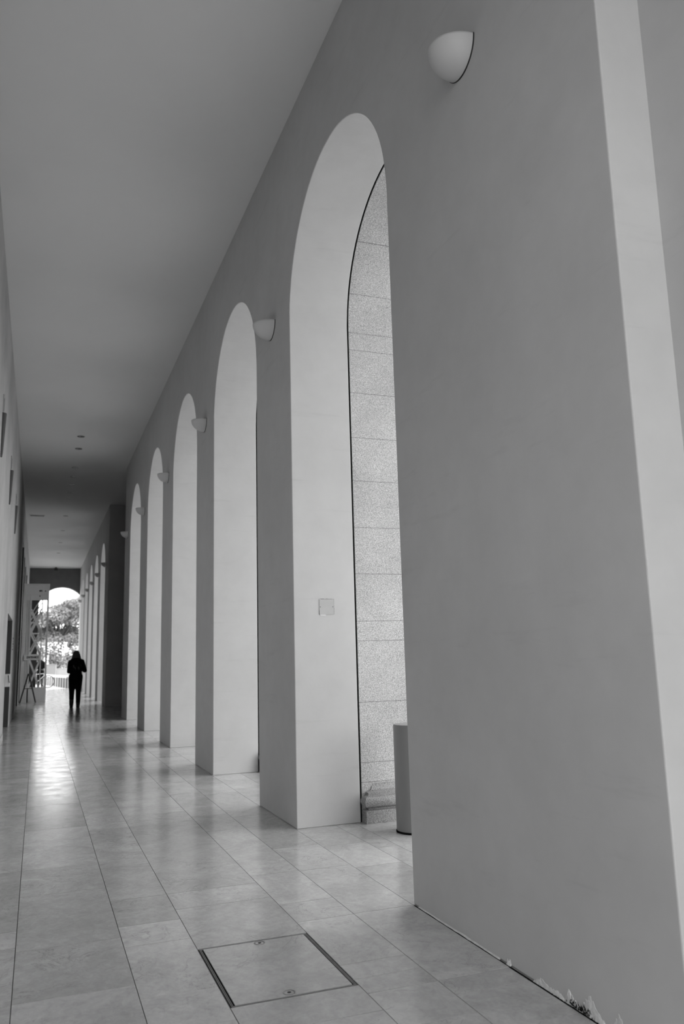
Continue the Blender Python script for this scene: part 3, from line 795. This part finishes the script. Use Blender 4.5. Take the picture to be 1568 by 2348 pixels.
bm = NB(); lathe(bm, [(0.0, 0.01), (0.09, 0.008), (0.09, -0.008), (0, -0.01)], 20)
for v in bm.verts: v.co = Vector((-0.20 + v.co.x, v.co.z - 0.03, 0.28 + v.co.y))
tube(bm, [(-0.20, -0.03, .28), (-0.12, -0.05, .14)], 0.010, 6); tube(bm, [(-0.20, 0.03, .28), (-0.28, 0.05, .42)], 0.010, 6)
obj('crank', bm, M['steel'], e)

# ------------------------------------------------------------------ plaza outside
bm = NB(); box(bm, -60, 60, YE+0.56, 160, -0.30, PL); struct('plaza_ground', bm, M['plaza'])
bm = NB(); box(bm, 14.0, 60, -40, YE+0.56, -0.30, PL); box(bm, -60, 14, -60, -5.2, -0.30, PL); struct('street_ground', bm, M['asphalt'])
# ribbed low parapet with pale coping
e = thing('parapet_wall', 'low ribbed grey parapet with white coping running across the plaza outside', 'parapet', (0, 0, PL))
A, B = Vector((0.72, 51.2)), Vector((2.9, 28.0 + 16.0))
A, B = Vector((0.40, 54.5)), Vector((1.95, 44.3))
A = Vector((0.809, 50.0)) + (Vector((0.809, 50.0)) - Vector((1.50, 44.4)))*0.9; B = Vector((1.50, 44.4)) + (Vector((1.50, 44.4)) - Vector((0.809, 50.0)))*0.02
d = (B-A).normalized(); nrm = Vector((-d.y, d.x)); Ln = (B-A).length
def wallbox(bm, s0, s1, t0, t1, z0, z1):
    P4 = [A + d*s + nrm*t for s, t in ((s0, t0), (s1, t0), (s1, t1), (s0, t1))]
    vs = [bm.verts.new((p.x, p.y, z)) for z in (z0, z1) for p in P4]
    for q in ((0,3,2,1),(4,5,6,7),(0,1,5,4),(1,2,6,5),(2,3,7,6),(3,0,4,7)): bm.faces.new([vs[i] for i in q])
bm = NB(); wallbox(bm, 0, Ln, 0, 0.25, 0, 0.52); obj('wall_panel', bm, M['concrete'], e)
bm = NB(); wallbox(bm, -0.05, Ln+0.05, -0.10, 0.30, 0.52, 0.60); obj('coping', bm, M['coping'], e)
side = -1
n = 13
for k in range(n):
    s = Ln*(k+0.3)/n; bm = NB(); wallbox(bm, s, s+0.30, -0.07, 0.0, 0, 0.52); obj('rib', bm, M['concrete'], e)
# hoardings behind
def hoard(label, x0, x1, z1, y, m, rail):
    e = thing('hoarding', label, 'hoarding', ((x0+x1)/2, y, PL), 0, None); h = (x1-x0)/2
    bm = NB(); box(bm, -h, h, -0.03, 0.03, 0.05, z1); obj('panel', bm, M[m], e)
    bm = NB(); box(bm, -h, h, -0.05, 0.05, z1, z1+0.05); obj('top_rail', bm, M[rail], e)
    for s in (-1, 1):
        bm = NB(); box(bm, s*h-0.04, s*h+0.04, -0.05, 0.06, 0, z1+0.05); obj('post', bm, M['hoardlight'], e)
hoard('taller dark grey site hoarding beyond the parapet, on the left', -2.2, 1.22, 1.17, 60, 'hoarding', 'hoarding')
hoard('lower pale grey hoarding beyond the parapet, behind the walking person', 1.32, 5.2, 0.88, 60, 'hoardlight', 'hoardlight')

def leaf_cloud(bm, cx, cy, cz, rx, ry, rz, n, s, r, shell=0.45):
    for _ in range(n):
        while True:
            p = Vector((r.uniform(-1,1), r.uniform(-1,1), r.uniform(-1,1)))
            if shell < p.length <= 1: break
        p = Vector((cx + p.x*rx, cy + p.y*ry, cz + p.z*rz))
        a = Vector((r.gauss(0,1), r.gauss(0,1), r.gauss(0,1))).normalized(); b = a.orthogonal().normalized()
        b = (Matrix.Rotation(r.random()*6.28, 3, a) @ b); c = a.cross(b)
        k = s*(0.6 + 0.8*r.random())
        vs = [bm.verts.new(p + b*k), bm.verts.new(p + c*k*0.45 + a*k*.1), bm.verts.new(p - b*k), bm.verts.new(p - c*k*0.45 + a*k*.1)]
        bm.faces.new(vs)
def shrub(label, x, y, h, w, n, seed, fl=0.2):
    r = random.Random(seed); e = thing('flowering_shrub', label, 'shrub', (x, y, PL), 0, 'blossoming shrubs beyond the hoardings')
    bm = NB()
    for k in range(7): tube(bm, [(r.uniform(-.1,.1), r.uniform(-.1,.1), 0), (r.uniform(-w,w)*.4, r.uniform(-.3,.3), h*.5), (r.uniform(-w,w)*.8, r.uniform(-.5,.5), h*.85)], [0.03, 0.02, 0.008], 6)
    obj('stem', bm, M['bark'], e)
    bm = NB()
    for k in range(9): leaf_cloud(bm, r.uniform(-w,w)*.7, r.uniform(-.5,.5), h*(0.35 + 0.5*r.random()), w*.45, .5, h*.2, n//9, 0.09, r, 0.2)
    obj('foliage', bm, M['leafb'], e)
    bm = NB()
    for k in range(int(n*fl/6)):
        p = Vector((r.uniform(-w,w), -0.3 + r.uniform(-.4,.3), h*(0.3 + 0.68*r.random())))
        for j in range(5):
            bmesh.ops.create_icosphere(bm, subdivisions=1, radius=0.02 + 0.022*r.random(), matrix=Matrix.Translation(p + Vector((r.uniform(-.05,.05), r.uniform(-.05,.05), r.uniform(-.05,.05)))))
    obj('blossom', bm, M['flower'], e)
shrub('pale blossoming shrub beyond the plaza, seen through the lattice portal', -0.25, 63.2, 2.7, 0.72, 3000, 1)
shrub('pale blossoming shrub beyond the plaza, just right of the lattice portal', 1.25, 65.4, 2.85, 0.85, 3400, 2, 0.3)
shrub('leafier blossoming shrub beyond the plaza, behind the walking person', 2.65, 63.0, 2.6, 0.9, 3200, 3, 0.12)
shrub('leafy shrub beyond the plaza at the right edge of the end opening', 4.1, 65.2, 2.7, 0.85, 3000, 9, 0.15)
# large spreading tree
r = random.Random(11)
e = thing('spreading_tree', 'large spreading tree beyond the plaza, filling the right of the end opening', 'tree', (1.75, 76, PL))
bm = NB()
tube(bm, [(0,0,0), (0.05,0,1.6), (0.0,0,2.7)], [0.30, 0.24, 0.22], 12); obj('trunk', bm, M['bark'], e, smooth=True)
ends = []
for k in range(13):
    a = 2*PI*k/13 + r.uniform(-.2,.2); rad = r.uniform(1.0, 3.9)
    p1 = (math.cos(a)*rad*.3, math.sin(a)*rad*.3, 3.4 + r.random()*.4); p2 = (math.cos(a)*rad*.7, math.sin(a)*rad*.7, 4.2 + r.random()*.8); p3 = (math.cos(a)*rad, math.sin(a)*rad, 4.9 + r.random()*1.2)
    bm = NB(); tube(bm, [(0,0,2.5), p1, p2, p3], [0.13, 0.10, 0.06, 0.02], 8); obj('branch', bm, M['bark'], e, smooth=True)
bm = NB()
def ctop(x): return 6.75 + 0.40*x if x < 2.4 else 7.3 - 0.25*(x-2.4)
for k in range(110):
    x = r.uniform(-3.2, 5.2); y = r.uniform(-3, 3); zt = ctop(x) - 0.14*abs(y)*.9 - 0.5
    z = r.uniform(3.0, zt) if k % 3 else zt - 0.1
    if x < -0.7: z = min(z, 5.2 + 0.55*(x+1.2)); 
    leaf_cloud(bm, x, y, z, 0.85, 0.85, 0.40, 230, 0.12, r, 0.3)
for k in range(44): leaf_cloud(bm, r.uniform(-2.6, 4.6), r.uniform(0.2, 2.8), r.uniform(2.6, 4.6), 0.8, 0.7, 0.45, 170, 0.12, r, 0.2)
obj('foliage', bm, M['leaf'], e)
# lower dark foliage mass behind
for lb, x, y, w_, h_, sd in (('lower dark leafy tree at left beyond the plaza', -2.2, 82, 2.6, 4.6, 4), ('lower leafy tree at right beyond the plaza', 4.6, 84, 3.0, 4.4, 5)):
    r2 = random.Random(sd); e = thing('leafy_tree', lb, 'tree', (x, y, PL))
    bm = NB(); tube(bm, [(0,0,0), (0,0,h_*.6)], [0.2, 0.12], 8); obj('trunk', bm, M['bark'], e)
    bm = NB()
    for k in range(26): leaf_cloud(bm, r2.uniform(-w_, w_)*.8, r2.uniform(-1.5,1.5), r2.uniform(.9, h_*.85), 0.9, 0.9, 0.6, 230, 0.13, r2, 0.3)
    obj('foliage', bm, M['leaf'], e)

# ------------------------------------------------------------------ daylight: bright overcast sky
world = bpy.data.worlds.new('sky'); scene.world = world; world.use_nodes = True
nt = world.node_tree; bg = nt.nodes['Background']
tc = nt.nodes.new('ShaderNodeTexCoord'); nz = nt.nodes.new('ShaderNodeTexNoise'); nz.inputs['Scale'].default_value = 2.0; nz.inputs['Detail'].default_value = 4
nt.links.new(tc.outputs['Generated'], nz.inputs['Vector'])
c = map_range(nt, nz.outputs['Fac'], 0.3, 0.7, 0.92, 1.0)
cc = nt.nodes.new('ShaderNodeCombineColor')
for i in range(3): nt.links.new(c, cc.inputs[i])
nt.links.new(cc.outputs[0], bg.inputs['Color'])
bg.inputs['Strength'].default_value = 3.35

# ------------------------------------------------------------------ camera
yaw, pitch, roll, f = 0.36199, 0.1764, -0.02621, 1838.583
fwd = Vector((math.sin(yaw)*math.cos(pitch), math.cos(yaw)*math.cos(pitch), math.sin(pitch)))
r0 = Vector((math.cos(yaw), -math.sin(yaw), 0)); u0_ = r0.cross(fwd)
rr = r0*math.cos(roll) + u0_*math.sin(roll); uu = -r0*math.sin(roll) + u0_*math.cos(roll)
cam = bpy.data.cameras.new('camera'); co = bpy.data.objects.new('camera', cam); COL.objects.link(co)
mx = Matrix((rr, uu, -fwd)).transposed().to_4x4(); mx.translation = Vector((0, 0, 1.3)); co.matrix_world = mx
cam.sensor_fit = 'VERTICAL'; cam.sensor_height = 36.0; cam.lens = f/2348*36.0
cam.clip_start = 0.05; cam.clip_end = 500
cam.dof.use_dof = True; cam.dof.focus_distance = 5.0; cam.dof.aperture_fstop = 3.2
scene.camera = co
scene.view_settings.view_transform = 'Standard'; scene.view_settings.look = 'None'
scene.view_settings.gamma = 1.0; scene.view_settings.use_curve_mapping = False
scene.view_settings.exposure = 0.44
